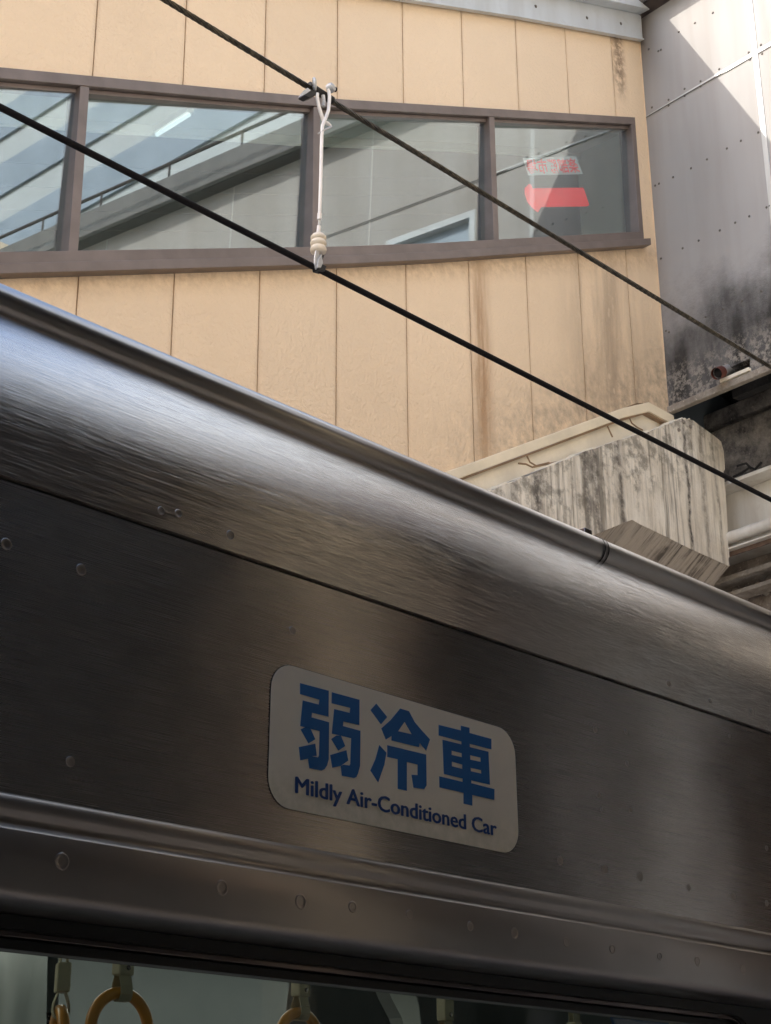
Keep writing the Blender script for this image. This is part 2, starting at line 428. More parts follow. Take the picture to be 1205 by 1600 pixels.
# surroundings
M['platform'] = plain('platform_asphalt', (.45, .43, .41), .85, 0, .2, 3, .004)
M['ballast'] = plain('ballast', (.17, .15, .13), .9, 0, .4, 20, .03)
M['canopy'] = m_sheet('canopy_deck', (.17, .162, .155), (.12, .113, .108), .6)
M['canopy_steel'] = plain('canopy_steel', (.06, .045, .04), .5, .2, .2)
def m_amber():
    t = NT('amber_translucent_sheet'); t.t.nodes.remove(t.b)
    tl = t.n('ShaderNodeBsdfTranslucent', Color=(.80, .66, .56, 1)).outputs[0]
    t.t.links.new(tl, t.out.inputs[0]); return t.m
M['amber'] = m_amber()
M['tan'] = plain('tan_render', (.60, .50, .38), .8, 0, .06, 1.5)
M['pale'] = plain('pale_spandrel', (.50, .535, .545), .6, 0, .05, 1)
M['blueglass'] = plain('office_glazing', (.33, .385, .44), .3, .0, .1, 1)

# ================================================================ setting
MB().box((-60, -60, -1.3), (60, 60, -1.1)).build('ground', M['ballast'], kind='structure')
MB().box((-30, -9, -1.1), (30, 1.66, 0)).build('platform', M['platform'], kind='structure')

# ================================================================ stair building
D = 6.1
SB = thing('stair_building', 'cream panelled station stair building with a sloping band of four windows', 'building', (6, 6.1, 0))
SB.location = (0, 0, 0)
top_win = wline([(0, 110), (500, 157), (985, 186)], D)
bot_win = wline([(0, 436), (600, 417), (1005, 388)], D)
roof_b = wline([(600, 2), (808, 33), (1000, 68)], D)
foot = wline([(690, 740), (1000, 628)], D)
Xland = at(1000, 628, D).x; zland = at(1000, 628, D).z
def footz(x): return foot(x) if x < Xland else zland
XR = 9.50                       # right hand end, against the overpass
Xj = at(995, 300, D).x           # outer edge of the right jamb
seam = [at(x, 0, D).x for x in (153, 292, 417, 528, 630, 720, 805, 885)]
sx = [seam[0] + .6005*k for k in range(-14, 20)]
sx = [x for x in sx if x < XR-.25]
sx.append(XR)
G = .0045
wall = MB(); 
for a, b in zip(sx, sx[1:]):
    a2, b2 = a+G, b-G*(b < XR)
    # upper panel
    def strip(x0, x1, lo, hi):
        n = 3; xs = [x0+(x1-x0)*k/n for k in range(n+1)]
        wall.prism([(x, D, lo(x)) for x in xs] + [(x, D, hi(x)) for x in reversed(xs)], (0, .09, 0))
    up = lambda x: roof_b(x)+.3
    cuts = [a2, b2]
    if a2 < Xj < b2: cuts = [a2, Xj, b2]
    for x0, x1 in zip(cuts, cuts[1:]):
        if x1 <= Xj + 1e-6:
            strip(x0, x1, lambda x: top_win(x)-.03, up); strip(x0, x1, footz, lambda x: bot_win(x)+.03)
        else: strip(x0, x1, footz, up)
wall.build('wall', M['cream'], SB, bevel=.002)
bk = MB()
for f_lo, f_hi, x0, x1 in ((lambda x: top_win(x)-.02, lambda x: roof_b(x)+.25, -3.6, Xj), (footz, lambda x: bot_win(x)+.02, -3.6, Xj), (footz, lambda x: roof_b(x)+.25, Xj+.01, XR-.01)):
    xs = [x0+(x1-x0)*k/12 for k in range(13)]
    bk.prism([(x, D+.012, f_lo(x)+.01) for x in xs]+[(x, D+.012, f_hi(x)-.01) for x in reversed(xs)], (0, .06, 0))
bk.build('joint_backing', M['joint'], SB)
# window: frame > mullions, four panes
WN = thing('window', 'sloping window band', 'window'); del WN['label']; del WN['category']; WN.parent = SB
WX0 = -3.4
def bar(lo, hi, x0, x1, y0, y1, n=16):
    xs = [x0+(x1-x0)*k/n for k in range(n+1)]
    return MB().prism([(x, y0, lo(x)) for x in xs]+[(x, y0, hi(x)) for x in reversed(xs)], (0, y1-y0, 0))
t_in = lambda x: top_win(x)-.065
s_up = lambda x: bot_win(x)+.135
fr = MB()
fr.v, fr.f = [], []
bar(t_in, top_win, WX0, Xj, D-.035, D+.08).build('head_frame', M['frame'], WN, bevel=.003)
bar(lambda x: bot_win(x)+.062, s_up, WX0, Xj, D-.035, D+.08).build('sill_frame', M['frame'], WN, bevel=.003)
bar(bot_win, lambda x: bot_win(x)+.058, WX0, Xj+.03, D-.075, D+.06).build('sill', M['frame'], WN, bevel=.004)
bar(lambda x: t_in(x)-.028, lambda x: t_in(x)-.002, WX0, Xj-.05, D-.0, D+.07).build('inner_head_frame', M['frame'], WN, bevel=.002)
mull = [at(118, 270, D).x, at(489, 280, D).x, at(767, 285, D).x]
for x in mull + [mull[0]-2.3, mull[0]-4.7]:
    b = MB(); b.prism([(x-.028, D-.03, s_up(x-.028)), (x+.028, D-.03, s_up(x+.028)), (x+.028, D-.03, t_in(x+.028)), (x-.028, D-.03, t_in(x-.028))], (0, .11, 0))
    b.build('mullion', M['frame'], WN, bevel=.002)
b = MB(); b.prism([(Xj-.055, D-.034, s_up(Xj-.055)), (Xj, D-.034, s_up(Xj)), (Xj, D-.034, t_in(Xj)), (Xj-.055, D-.034, t_in(Xj-.055))], (0, .12, 0))
b.build('jamb', M['frame'], WN, bevel=.002)
edges = [mull[0]-4.7, mull[0]-2.3] + mull + [Xj-.05]
for a, b in zip(edges, edges[1:]):
    xm = (a+b)/2; zm = (s_up(xm)+t_in(xm))/2
    def tl_(x, z): return (x, D+.045 - .030*(z-zm) - .008*(x-xm), z)      # panes lean out a little, as they hang in the frame
    MB().prism([tl_(a, s_up(a)-.02), tl_(b, s_up(b)-.02), tl_(b, t_in(b)+.02), tl_(a, t_in(a)+.02)], (0, .006, 0)).build('pane', M['glass'], WN)
# roof fascia in two tiers, plus roof slab
f1 = lambda x: roof_b(x); f1t = lambda x: roof_b(x)+.27
RFx0 = -3.5
rf = bar(f1, f1t, RFx0, 9.47, D-.05, D-.02).build('fascia_board', M['fascia'], SB, bevel=.004)
bar(lambda x: roof_b(x)+.245, lambda x: roof_b(x)+.36, RFx0, 9.46, D-.15, D-.055).build('roof_gutter', M['fascia'], SB, bevel=.006)
bar(lambda x: roof_b(x)+.29, lambda x: roof_b(x)+.35, RFx0, 9.4, D-.053, 8.2).build('roof', M['fascia'], SB)
bar(lambda x: roof_b(x)+.0, lambda x: roof_b(x)+.012, RFx0, 9.468, D-.062, D-.05).build('drip_edge', M['fascia'], SB)
for px, py in ((837, 10), (917, 28), (970, 37)):
    p = at(px, py, D-.05)
    MB().lathe([(.013, 0), (.013, .003), (.008, .008), (.001, .009)], p, (0, -1, 0), 12).build('fixing_bolt', M['screw'], SB, 30)
# end flashing between cream wall and overpass
MB().box((XR-.012, D-.008, 6.84), (XR-.004, D-.001, 10.1)).build('corner_flashing', M['cream'], SB)
# foot trim, then painted slab edge
tr0 = lambda x: footz(x)-.075
bar(tr0, footz, -3.0, XR-.0, D-.045, D+.09, 40).build('foot_trim', M['trim'], SB, bevel=.006)
bar(lambda x: tr0(x)-.016, lambda x: tr0(x)-.001, -3.0, XR-.02, D-.03, D+.08, 40).build('foot_drip', M['joint'], SB)
bar(lambda x: foot(min(x, 9.3))-.75, lambda x: tr0(x)-.017, -3.0, XR-.04, D+.005, D+.25, 40).build('slab_edge', M['slab'], SB)
for pts in ([(947, 660), (950, 668), (957, 683)], [(982, 650), (987, 661), (996, 668), (1004, 672)], [(822, 710), (828, 722), (838, 728), (858, 723)], [(810, 724), (822, 725), (832, 730), (850, 726), (880, 720)]):
    MB().tube([at(x, y, D+.003) for x, y in pts], .006, 6).build('crack', M['joint'], SB)
# hall inside
YB = 7.75
ceil = wline([(130, 192), (478, 217), (776, 229), (905, 243)], YB)
XE = at(905, 300, YB).x
bar(ceil, lambda x: ceil(x)+.04, -3.4, XE, D+.1, YB).build('hall_ceiling', M['hall_ceiling'], SB)
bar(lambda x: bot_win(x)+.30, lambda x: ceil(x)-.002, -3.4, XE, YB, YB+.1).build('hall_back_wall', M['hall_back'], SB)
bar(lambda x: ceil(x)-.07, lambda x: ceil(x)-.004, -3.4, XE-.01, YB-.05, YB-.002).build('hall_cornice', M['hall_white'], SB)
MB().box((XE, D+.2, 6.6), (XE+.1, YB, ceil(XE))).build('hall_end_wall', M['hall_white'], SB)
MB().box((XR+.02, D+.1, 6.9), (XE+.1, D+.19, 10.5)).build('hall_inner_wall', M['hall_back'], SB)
for k in range(12):
    x0 = .2 + .72*k; 
    for j, dz in enumerate((.55, 1.15)):
        pass
for k, (x, y) in enumerate([(4.25, 7.2), (5.7, 7.2), (2.9, 6.8)]):
    z = ceil(x)-.22
    lf = MB().box((x-.025, y-.17, z-.03), (x+.025, y+.17, z+.02)).build('ceiling_lamp', M['hall_white'], SB)
    MB().tube([(x, y-.16, z-.04), (x, y+.16, z-.04)], .014, 10).build('lamp_tube', M['lamp'], lf)
for dz in (.32, .49, .66, .80):
    bar(lambda x: ceil(x)-dz-.012, lambda x: ceil(x)-dz, -3.4, 9.1, YB-.012, YB-.002).build('wall_batten', M['hall_back'], SB)

bar(lambda x: foot(x)-.3, lambda x: foot(x)-.1, -3.4, 9.3, D+.1, YB+.1).build('stair_flight', M['hall_white'], SB)  # unseen flight, added pale to bounce daylight up into the hall
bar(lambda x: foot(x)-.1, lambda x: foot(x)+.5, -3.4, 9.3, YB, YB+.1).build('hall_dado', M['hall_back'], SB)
# notice and arrow on the inside of the last pane
yn = D+.075
def gz(px): return [at(x, y, yn) for x, y in px]
NP = thing('paper_notice', 'white paper notice with red mirrored characters taped inside the last window', 'notice', (0,0,0))
MB().prism(gz([(817, 247), (900, 244), (911, 272), (826, 274)]), (0, .001, 0)).build('sheet', M['paper'], NP)
def text_mesh(body, name, mat, parent, P, ux, uz, width, height, thick, nrm, fit_h=True, off=0.0):
    cu = bpy.data.curves.new(name, 'FONT'); cu.body = body; cu.offset = off; cu.resolution_u = 3
    to = bpy.data.objects.new(name, cu); COL.objects.link(to)
    dg = bpy.context.evaluated_depsgraph_get(); me = bpy.data.meshes.new_from_object(to.evaluated_get(dg))
    bpy.data.objects.remove(to)
    xs = [v.co.x for v in me.vertices]; ys = [v.co.y for v in me.vertices]
    x0, x1 = min(xs), max(xs); y0, y1 = min(ys), max(ys)
    return me, (x0, x1, y0, y1)
def place_text(me, bx, fn, name, mat, parent):
    for v in me.vertices: v.co = fn((v.co.x-bx[0])/(bx[1]-bx[0]), v.co.y, bx)
    me.materials.clear(); me.materials.append(mat)
    o = bpy.data.objects.new(name, me); COL.objects.link(o); o.parent = parent
    return o
me, bx = text_mesh('\u697d\u90e8\u52dd\u5e02\u5834', 'lettering', None, None, 0,0,0,0,0,0,0, off=.018)
q = gz([(825, 272.5), (907, 270), (898, 247), (821, 249)])   # bl, br, tr, tl
def fn(u, y, bx):
    v_ = (y-bx[2])/(bx[3]-bx[2]); u = 1-u
    p = (q[0]*(1-u)+q[1]*u)*(1-v_) + (q[3]*(1-u)+q[2]*u)*v_; p.y -= .0035; return p
place_text(me, bx, fn, 'lettering', M['red'], NP)
ar = MB().prism(gz([(820, 294), (826, 287.5), (830, 288), (832.5, 294), (912, 293), (914.5, 300), (918.5, 313), (921, 320), (918, 322.5), (846, 323.5), (840.5, 332), (832, 325), (824, 315), (820, 303)]), (0, .001, 0)).build('paper_arrow', M['red'])
tag(ar, 'red paper arrow pointing left inside the last window under the white notice', 'arrow')

# ================================================================ concrete stair beam
CY = 5.93
tp = []
pts = [(500, 864), (640, 812), (757, 770), (850, 733), (905, 710), (960, 690), (1020, 672), (1066, 655), (1080, 655)]
for (x0, y0), (x1, y1) in zip(pts, pts[1:]):
    for k in range(8):
        f_ = k/8; tp.append((x0+(x1-x0)*f_, y0+(y1-y0)*f_ + (random.uniform(-1.6, 1.6) if 0 < x0 else 0)))
front = tp + [(1082, 656), (1098, 668), (1115, 680), (1127, 690), (1131, 706), (1133, 733), (1131, 737), (1134, 770), (1137, 820), (1138, 850), (1140, 870), (1138.5, 873), (1140, 885)]
bot = [(1140, 885), (1125, 878), (1098, 866), (1078, 857), (1040, 838), (1000, 819), (988, 812), (970, 819), (950, 827), (928, 836), (880, 856), (700, 930), (500, 1012)]
fp = [at(x, y, CY) for x, y in front + bot[1:]]
CB = thing('concrete_stair_beam', 'stained concrete beam with black runs under the cream stair building', 'beam', (0,0,0))
MB().prism(fp, (0, 1.4, 0)).build('beam_body', M['conc'], CB, bevel=.008)
sf = MB()
for a, b in zip(bot, bot[1:]):
    A_, B_ = at(*a, CY)+V((0, .004, 0)), at(*b, CY)+V((0, .004, 0)); dn = V((0, .50, -.39)); up_ = V((0, .08, .1))
    sf.prism([A_, B_, B_+dn, A_+dn], up_)
sf.build('soffit', M['soffit'], CB)
# small bolt on the top corner
for px, py in ((1068, 660), (1060, 672), (1078, 667)):
    MB().lathe([(.014, 0), (.014, .01), (.004, .014)], at(px, py, CY), (0, -1, 0), 8).build('anchor_bolt', M['ledge'], CB)
# ragged mortar lip between beam and slab
lip = MB()
for (x0, y0), (x1, y1) in zip(tp, tp[1:]):
    if x0 < 730 or random.random() < .2: continue
    a = at(x0, y0-random.uniform(0, 3.5), CY+.03); b = at(x1, y1-random.uniform(0, 3.5), CY+.03)
    lip.prism([a, b, b-V((0,0,.08)), a-V((0,0,.08))], (0, .12, 0))
lip.build('mortar_lip', M['slab'], CB, bevel=.004)

# ================================================================ overpass
OB = thing('overpass_building', 'grey sheet clad overpass across the tracks with soot along its foot', 'overpass', (0,0,0))
ZE = 10.30
def oplate(s0, s1, z0, z1, off0, off1, name, mat, parent, bevel=0.0, label=None):
    m = MB().prism([opt(s0, z0, off0), opt(s1, z0, off0), opt(s1, z1, off0), opt(s0, z1, off0)], ON*(off1-off0))
    return m.build(name, mat, parent, bevel=bevel, label=label)
ZF = 6.868; ZJ = 9.375; SJ = 1.058; SV = 9.2
# wall with the hole for the pipe and an opening further along
hole = [op(1130, 579), op(1172, 560), op(1172, 574), op(1130, 594.5)]
wbot = 6.868
def spt(p): return (OP0 - V((p.x, p.y, 0))) @ OD
hs = [(spt(p), p.z) for p in hole]
door_s0, door_s1 = 1.65, 2.5
outer = [opt(0, wbot), opt(SV, wbot), opt(SV, ZE), opt(0, ZE)]
holeP = [opt(s_, z_) for s_, z_ in hs]
win = [opt(1.72, 8.05), opt(2.62, 8.05), opt(2.62, 9.06), opt(1.72, 9.06)]
wins = [win] + [[opt(a, 8.05), opt(a+1.2, 8.05), opt(a+1.2, 9.06), opt(a, 9.06)] for a in (3.6, 5.4, 7.2)]
MB().prismh([outer, holeP] + wins, ON*.12).build('wall', M['over'], OB)
for wq in wins:
    s0 = spt(wq[0]); s1 = spt(wq[1])
    wf = MB().prismh([[opt(s0-.03, 8.02, -.02), opt(s1+.03, 8.02, -.02), opt(s1+.03, 9.09, -.02), opt(s0-.03, 9.09, -.02)],
                 [opt(s0+.03, 8.08, -.02), opt(s1-.03, 8.08, -.02), opt(s1-.03, 9.03, -.02), opt(s0+.03, 9.03, -.02)]], ON*.1).build('window', M['fascia'], OB)
    oplate(s0+.02, s1-.02, 8.07, 9.04, .05, .058, 'pane', M['blueglass'], wf)
for k in range(5):
    s_ = SJ + k*1.8
    if s_ > SV: break
    wj = .021 if k == 0 else .006
    oplate(s_-wj, s_+wj, wbot+.3, ZE-.01, -.006, -.001, 'joint_strip', M['white_joint'], OB)
jm = MB().prism([opt(.0, ZJ-.001, -.009), opt(.5, ZJ-.004, -.009), opt(.68, ZJ-.005, -.009), opt(.80, ZJ-.017, -.009), opt(1.3, ZJ-.017, -.009), opt(1.45, ZJ-.003, -.009), opt(1.45, ZJ+.006, -.009), opt(1.3, ZJ+.014, -.009), opt(.80, ZJ+.014, -.009), opt(.68, ZJ+.012, -.009), opt(.5, ZJ+.010, -.009), opt(.0, ZJ+.004, -.009)], ON*.007)
jm.build('joint_strip', M['white_joint'], OB)
oplate(1.3, SV, ZJ-.016, ZJ-.004, -.0125, -.0110, 'joint_shadow_gap', M['screw'], OB)
oplate(0.0, SV, ZJ-.010, ZJ-.0062, -.0105, -.0092, 'joint_shadow_gap', M['screw'], OB)
oplate(-.0, SV, ZE-.0, ZE+.06, -.13, .3, 'eave_soffit', M['canopy_steel'], OB)
oplate(-.0, SV, ZE+.001, ZE+.28, -.19, -.135, 'eave_gutter', M['canopy'], OB, .01)
MB().tube([opt(-.2, ZE+.50, -.1), opt(SV, ZE+.50, -.1)], .018, 8).build('roof_rail', M['canopy_steel'], OB)
for k in range(9):
    MB().tube([opt(.5+k, ZE+.1, -.1), opt(.5+k, ZE+.50, -.1)], .012, 8).build('rail_post', M['canopy_steel'], OB)
oplate(-.5, SV, ZE+.06, ZE+.12, -.19, 3.5, 'roof', M['fascia'], OB)
# foot ledge
oplate(.0, SV, 6.812, 6.866, -.018, .03, 'foot_ledge', M['ledge'], OB, .006)
oplate(-1.6, SV, 6.3, 7.36, 1.25, 1.4, 'gap_closure', M['shade_soot_dark'], OB)  # dark closure added behind the ledge gap to stand for its shade
oplate(-1.6, SV, 7.30, 7.36, .125, 3.4, 'floor_slab', M['shade_soot_dark'], OB)  # near-black underside, so the gap below the ledge reads as shade
# screws: rows given as they are seen, one mesh copied
scr = [(1029,80),(1033,78),(1014,77),(1114,20),(1086,36),(1061,50),(1019,168),(1016,179),(1045,156),(1045,165),(1070,139),(1070,150),(1095,127),(1095,135),(1124,108),
       (1170,82),(1172,93),(1189,70),(1191,84),(1024,290),(1030,287),(1052,277),(1080,263),(1105,249),(1136,232),(1158,220),(1185,207),
       (1067,388),(1092,376),(1125,360),(1149,348),(1171,338),(1198,324),(1203,322),(1033,404),(1041,517),(1046,519),(1103,495),(1130,482),(1160,470),(1190,455)]
s0m = None
for k, (px, py) in enumerate(scr):
    p = op(px, py, -.0)
    if s0m is None:
        s0m = MB().lathe([(.0068, 0), (.0068, .002), (.004, .005), (.001, .0055)], (0,0,0), -ON, 10).build('screw', M['screw'], OB, 30); o = s0m
    else:
        o = s0m.copy(); COL.objects.link(o); o.parent = OB
    o.location = p - ON*.0005
    if k % 3 == 0: o.scale = (1.35,)*3
# pipe stub poking through the hole
pp = thing('pipe_stub', 'short rusty pipe end poking out of a slot in the sooty overpass wall', 'pipe', (0,0,0))
pa = op(1122, 583, -.11); pb = op(1147, 574, .10)
MB().tube([pa, pb], .038, 16, cap=False).build('pipe', M['galv'], pp, 40)
MB().tube([pa-(pb-pa)*.10, pa+(pb-pa)*.22], .043, 16, cap=False).build('collar', M['rust'], pp, 40)
MB().tube([pa+(pb-pa)*.05, pa+(pb-pa)*.10], .037, 16).build('bore', M['shade_soot_dark'], pp)
oplate(spt(holeP[0])-.1, spt(holeP[1])+.12, 6.86, 7.3, .22, .3, 'recess_back', M['shade_soot_dark'], OB)
oplate(spt(op(1128,590)), spt(op(1174,572)), 6.87, 6.896, -.03, -.001, 'slot_sill', M['slab'], OB, .003)

# sooty beams and pale girder under the overpass
def under(y_top, y_bot, off, name, mat, label, cat, thick=.25, xref=1170, s0=-1.6, s1=9, bevel=.01, group=None):
    z1 = op(xref, y_top, off).z; z0 = op(xref, y_bot, off).z
    o = oplate(s0, s1, z0, z1, off, off+thick, name, mat, None, bevel)
    return tag(o, label, cat, group) if label else o
under(619, 645, .62, 'sooty_beam', M['soot'], 'upper sooty concrete beam just below the overpass foot', 'beam', .5, bevel=.02)
o = under(640, 656, .78, 'shadow_gap', M['shade_soot_dark'], 'black block standing for the shaded hole between the two sooty beams', 'painted shade', .3)  # near-black block painted in for the shaded hole between the beams
under(650, 742, .60, 'sooty_beam', M['soot'], 'lower deep sooty beam with rough crusted face', 'beam', .6, bevel=.03)
GB = thing('steel_girder', 'pale grey painted girder below the sooty beams right of the concrete beam', 'girder', (0,0,0))
zt = op(1170, 741, .52).z; zb = op(1170, 842, .52).z
oplate(-1.2, 9, zt-.03, zt, .50, .84, 'top_flange', M['girder'], GB, .004)
oplate(-1.2, 9, zb, zt-.031, .66, .69, 'web', M['girder'], GB)
oplate(-1.2, 9, zb-.03, zb, .48, .84, 'bottom_flange', M['girder'], GB, .004)
# lagged conduit
zc = op(1170, 832, .44).z
cpts = [opt(-.4+.08*k, zc + .012*math.sin(k*.9)*0, .42) for k in range(60)]
tag(MB().tube(cpts, [.04+.004*(k % 2) for k in range(60)], 14).build('lagged_pipe', M['girder'], None, 50), 'pale lagged pipe running below the grey girder', 'pipe')
cl = [opt(.66, zc+.048, .40), opt(.64, zc+.03, .372), opt(.645, zc-.03, .372), opt(.69, zc-.075, .40), opt(.78, zc-.12, .45)]
tag(MB().tube(cl, .008, 6).build('pipe_strap', M['galv']), 'thin wire strap looped round the pale lagged pipe', 'strap')
M['rustdk'] = plain('dull_rust', (.16, .10, .07), .8, .1, .3, 20, .002)
ab = thing('angle_bracket', 'rust edged pale angle bracket under the lagged pipe', 'bracket', (0,0,0))
z2 = op(1170, 846, .4).z
oplate(-.6, 8, z2-.012, z2, .39, .47, 'shelf', M['girder'], ab, .002)
oplate(-.6, 8, z2-.045, z2-.013, .44, .452, 'web', M['rustdk'], ab)
# pier behind, brown and rusty with a dark slot
PR = thing('overpass_pier', 'brown rust streaked pier wall seen below the pale girder at the right edge', 'pier', (0,0,0))
oplate(-1.6, 9, 2.0, zb-.032, .80, 1.4, 'pier_body', M['soot_brown'], PR)
for (a, b, c_, d) in ((878, 886, .50, .56), (905, 912, .54, .6)):
    zz1 = op(1180, a, c_).z; zz0 = op(1180, b, c_).z
    oplate(-1.2, 9, zz0, zz1, c_+.08, c_+.23, 'rail', M['ledge'], PR, .004)
oplate(1.05, 2.2, op(1190, 890, .77).z, op(1190, 858, .77).z, .77, .799, 'dark_slot', M['shade_soot_dark'], PR)  # dark plate on the pier face stands for a shaded hole
for px, py in ((1162, 905), (1185, 915), (1198, 925), (1150, 925), (1165, 935), (1193, 902)):
    MB().lathe([(.03, 0), (.03, .012), (.012, .03), (.002, .032)], op(px, py, .798), -ON, 8).build('bolt', M['ledge'], PR)
# cables hanging below the beam
for pts in ([(1146, 745), (1160, 738), (1172, 730), (1180, 733), (1190, 722)], [(1152, 728), (1166, 724), (1174, 732)]):
    o = MB().tube([op(x, y, .56) for x, y in pts], .009, 6).build('loose_cable', M['shade_soot_dark'])
    tag(o, 'loose dark cable along the bottom of the lower sooty beam' if pts[0][0] == 1146 else 'short curl of cable on the lower sooty beam beside the longer cable', 'cable')

# ================================================================ overhead wires
WY = 3.2
zc0 = at(500, 422, WY).z; zm0 = at(508, 152, WY).z
def wz_c(x): return zc0 - (x-3.1)*.0 + .0
cw = MB().tube([(x, WY, zc0) for x in (-8, 0, 3.1, 8, 16, 30)], .0098, 12).build('contact_wire', M['contact'], None, 60)
tag(cw, 'smooth black contact wire, the lower of the two overhead wires', 'wire')
# messenger: seven twisted strands
mw = MB(); pitch = .16
zfun = lambda x: zm0 + .0009*(x-3.1)**2
for j in range(6):
    pts = []
    x = 1.2
    while x < 9.4:
        a = 2*math.pi*(x/pitch + j/6); pts.append((x, WY+.0062*math.cos(a), zfun(x)+.0062*math.sin(a))); x += .013
    mw.tube(pts, .0033, 5, cap=False)
mw.tube([(x, WY, zfun(x)) for x in (-8, -4, -2, 0, 1.2, 3, 5, 7, 9.4, 12, 20, 30)], [.0085]*5+[.004]*3+[.0085]*4, 8)
tag(mw.build('messenger_wire', M['strand'], None, 60), 'twisted steel messenger wire, the upper of the two overhead wires', 'wire')
DR = thing('wire_dropper', 'bright metal dropper with porcelain insulator joining the two overhead wires', 'dropper', (0,0,0))
def a3(px, py, dy=0): return at(px, py, WY+dy)
# saddle clamp on the messenger wire
MB().tube([a3(483,133.5), a3(497,143), a3(519,157)], .0135, 12).build('saddle', M['clamp_black'], DR, 50)
MB().lathe([(.010, -.004), (.021, -.003), (.0225, .002), (.019, .007), (.006, .009)], a3(490.5, 132, -.018), V((.75, -.65, .1)), 20).build('washer_plate', M['galv'], DR, 40)
MB().prism([a3(478,143,-.02), a3(486,139,-.02), a3(496,143,-.02), a3(494,149,-.02), a3(484,153,-.02), a3(476,149,-.02)], (0, .03, 0)).build('keeper_plate', M['clamp_black'], DR, bevel=.002)
MB().prism([a3(468,151,-.03), a3(477,140,-.03), a3(481,137,-.03), a3(486,141,-.03), a3(479,146,-.03)], (0, .006, 0)).build('split_pin', M['galv'], DR)
MB().lathe([(.006, -.012), (.015, -.01), (.017, 0), (.014, .01), (.006, .014)], a3(517, 137.5, -.02), V((.2, -1, .2)), 10).build('clamp_nut', M['galv'], DR, 40)
MB().lathe([(.008, -.008), (.008, .006)], a3(523, 139.5, -.01), V((1, -.2, .0)), 8).build('clamp_bolt', M['clamp_black'], DR)
MB().tube([a3(505,149,-.02), a3(506,158,-.02), a3(505.5,166,-.02)], .006, 8).build('pin_tail', M['galv'], DR)
# loop and rod
L = [(496,146),(495.5,152),(497,160),(498.8,168),(502,178),(505,187),(507.5,191),(512,193),(517,196.5)]
Rr = [(512,139),(514,143),(515,150),(514.5,160),(513.5,172),(510,182),(506.5,190),(504,197),(503,210)]
MB().tube([a3(x,y,-.02+.004*k/8) for k,(x,y) in enumerate(L)], [.0058]*7+[.0064,.004], 10).build('loop_wire', M['rod'], DR, 60)
MB().tube([a3(x,y,-.026) for x,y in Rr], .0056, 10).build('loop_wire', M['rod'], DR, 60)
MB().tube([a3(518,198,-.03), a3(508,202.5,-.035), a3(497,209,-.02)], [.0035,.003,.002], 8).build('tie_end', M['galv'], DR)
MB().tube([a3(503,205,-.026), a3(501.6,270,-.02), a3(499.6,334,-.01)], .0056, 12).build('rod', M['rod'], DR, 60)
MB().tube([a3(499.5,333.5,-.01), a3(499.1,343,-.008)], .0072, 12).build('ferrule', M['rod'], DR, 50)
MB().tube([a3(499.1,343,-.008), a3(498.5,354,-.004)], .0038, 10).build('thin_link', M['galv'], DR)
MB().tube([a3(498.5,353,-.004), a3(497.3,367,0)], .0062, 10).build('eye_end', M['rod'], DR, 50)
c0 = a3(497.8, 366, 0)
prof = [(.008, 0), (.019, -.003), (.0245, -.011), (.024, -.018), (.0195, -.0225), (.0245, -.027), (.0255, -.033), (.0245, -.039), (.0195, -.0435), (.0245, -.048), (.026, -.055), (.0235, -.063), (.015, -.068), (.006, -.069)]
MB().lathe(prof, c0, (0, 0, 1), 28).build('insulator', M['porcelain'], DR, 50)
MB().prism([a3(494,391,-.012), a3(498.5,390,-.012), a3(500,400,-.012), a3(497,411,-.012), a3(495,421,-.012), a3(492,414,-.012), a3(492.5,400,-.012)], (0, .006, 0)).build('clamp_jaw', M['galv'], DR, bevel=.0015)
MB().prism([a3(498,405,-.018), a3(503,396,-.018), a3(505,411,-.018), a3(502,418,-.018), a3(496,418,-.018)], (0, .008, 0)).build('clamp_jaw', M['galv'], DR, bevel=.0015)
MB().prism([a3(500,399,.0), a3(504,395,.0), a3(507,398,.0), a3(504,407,.0), a3(500,404,.0)], (0, .02, 0)).build('clamp_spring', M['clamp_black'], DR)
MB().prism([a3(497,417,-.014), a3(504,412,-.014), a3(511,416,-.014), a3(508,424,-.014), a3(498,421,-.014)], (0, .026, 0)).build('clamp_foot', M['clamp_black'], DR, bevel=.002)

# ================================================================ train
TD = 1.75
TR = thing('train_carriage', 'brushed stainless steel commuter train carriage with sign plate above its window', 'train', (0,0,0))
def zt_(x, y, D_=TD): return at(x, y, D_).z
z_seam = at(600, 944, TD).z; z_pb = at(600, 1346, TD).z
XA, XB = -3.0, 14.0
xs = [XA + (XB-XA)*k/170 for k in range(171)]
sweep([(TD, z_pb-.02), (TD, (z_pb+z_seam)/2), (TD, z_seam-.004), (TD+.006, z_seam-.0015)], xs, 'side_panel', M['steel'], TR)
zc_ = 2.54; Rs = .33
sh = [(TD+.006, z_seam+.0005), (TD-.002, z_seam+.002), (TD-.002, z_seam+.02)] + [(y-.002, z) for y, z in arc((TD+Rs, zc_), Rs, 0, 46, 26)]
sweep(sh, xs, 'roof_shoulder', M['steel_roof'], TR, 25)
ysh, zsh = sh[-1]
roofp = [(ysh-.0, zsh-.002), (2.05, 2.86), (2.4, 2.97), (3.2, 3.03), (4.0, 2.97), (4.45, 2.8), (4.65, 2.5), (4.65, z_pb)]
sweep(roofp, [XA, XB], 'roof', M['steel_roof'], TR, 20)
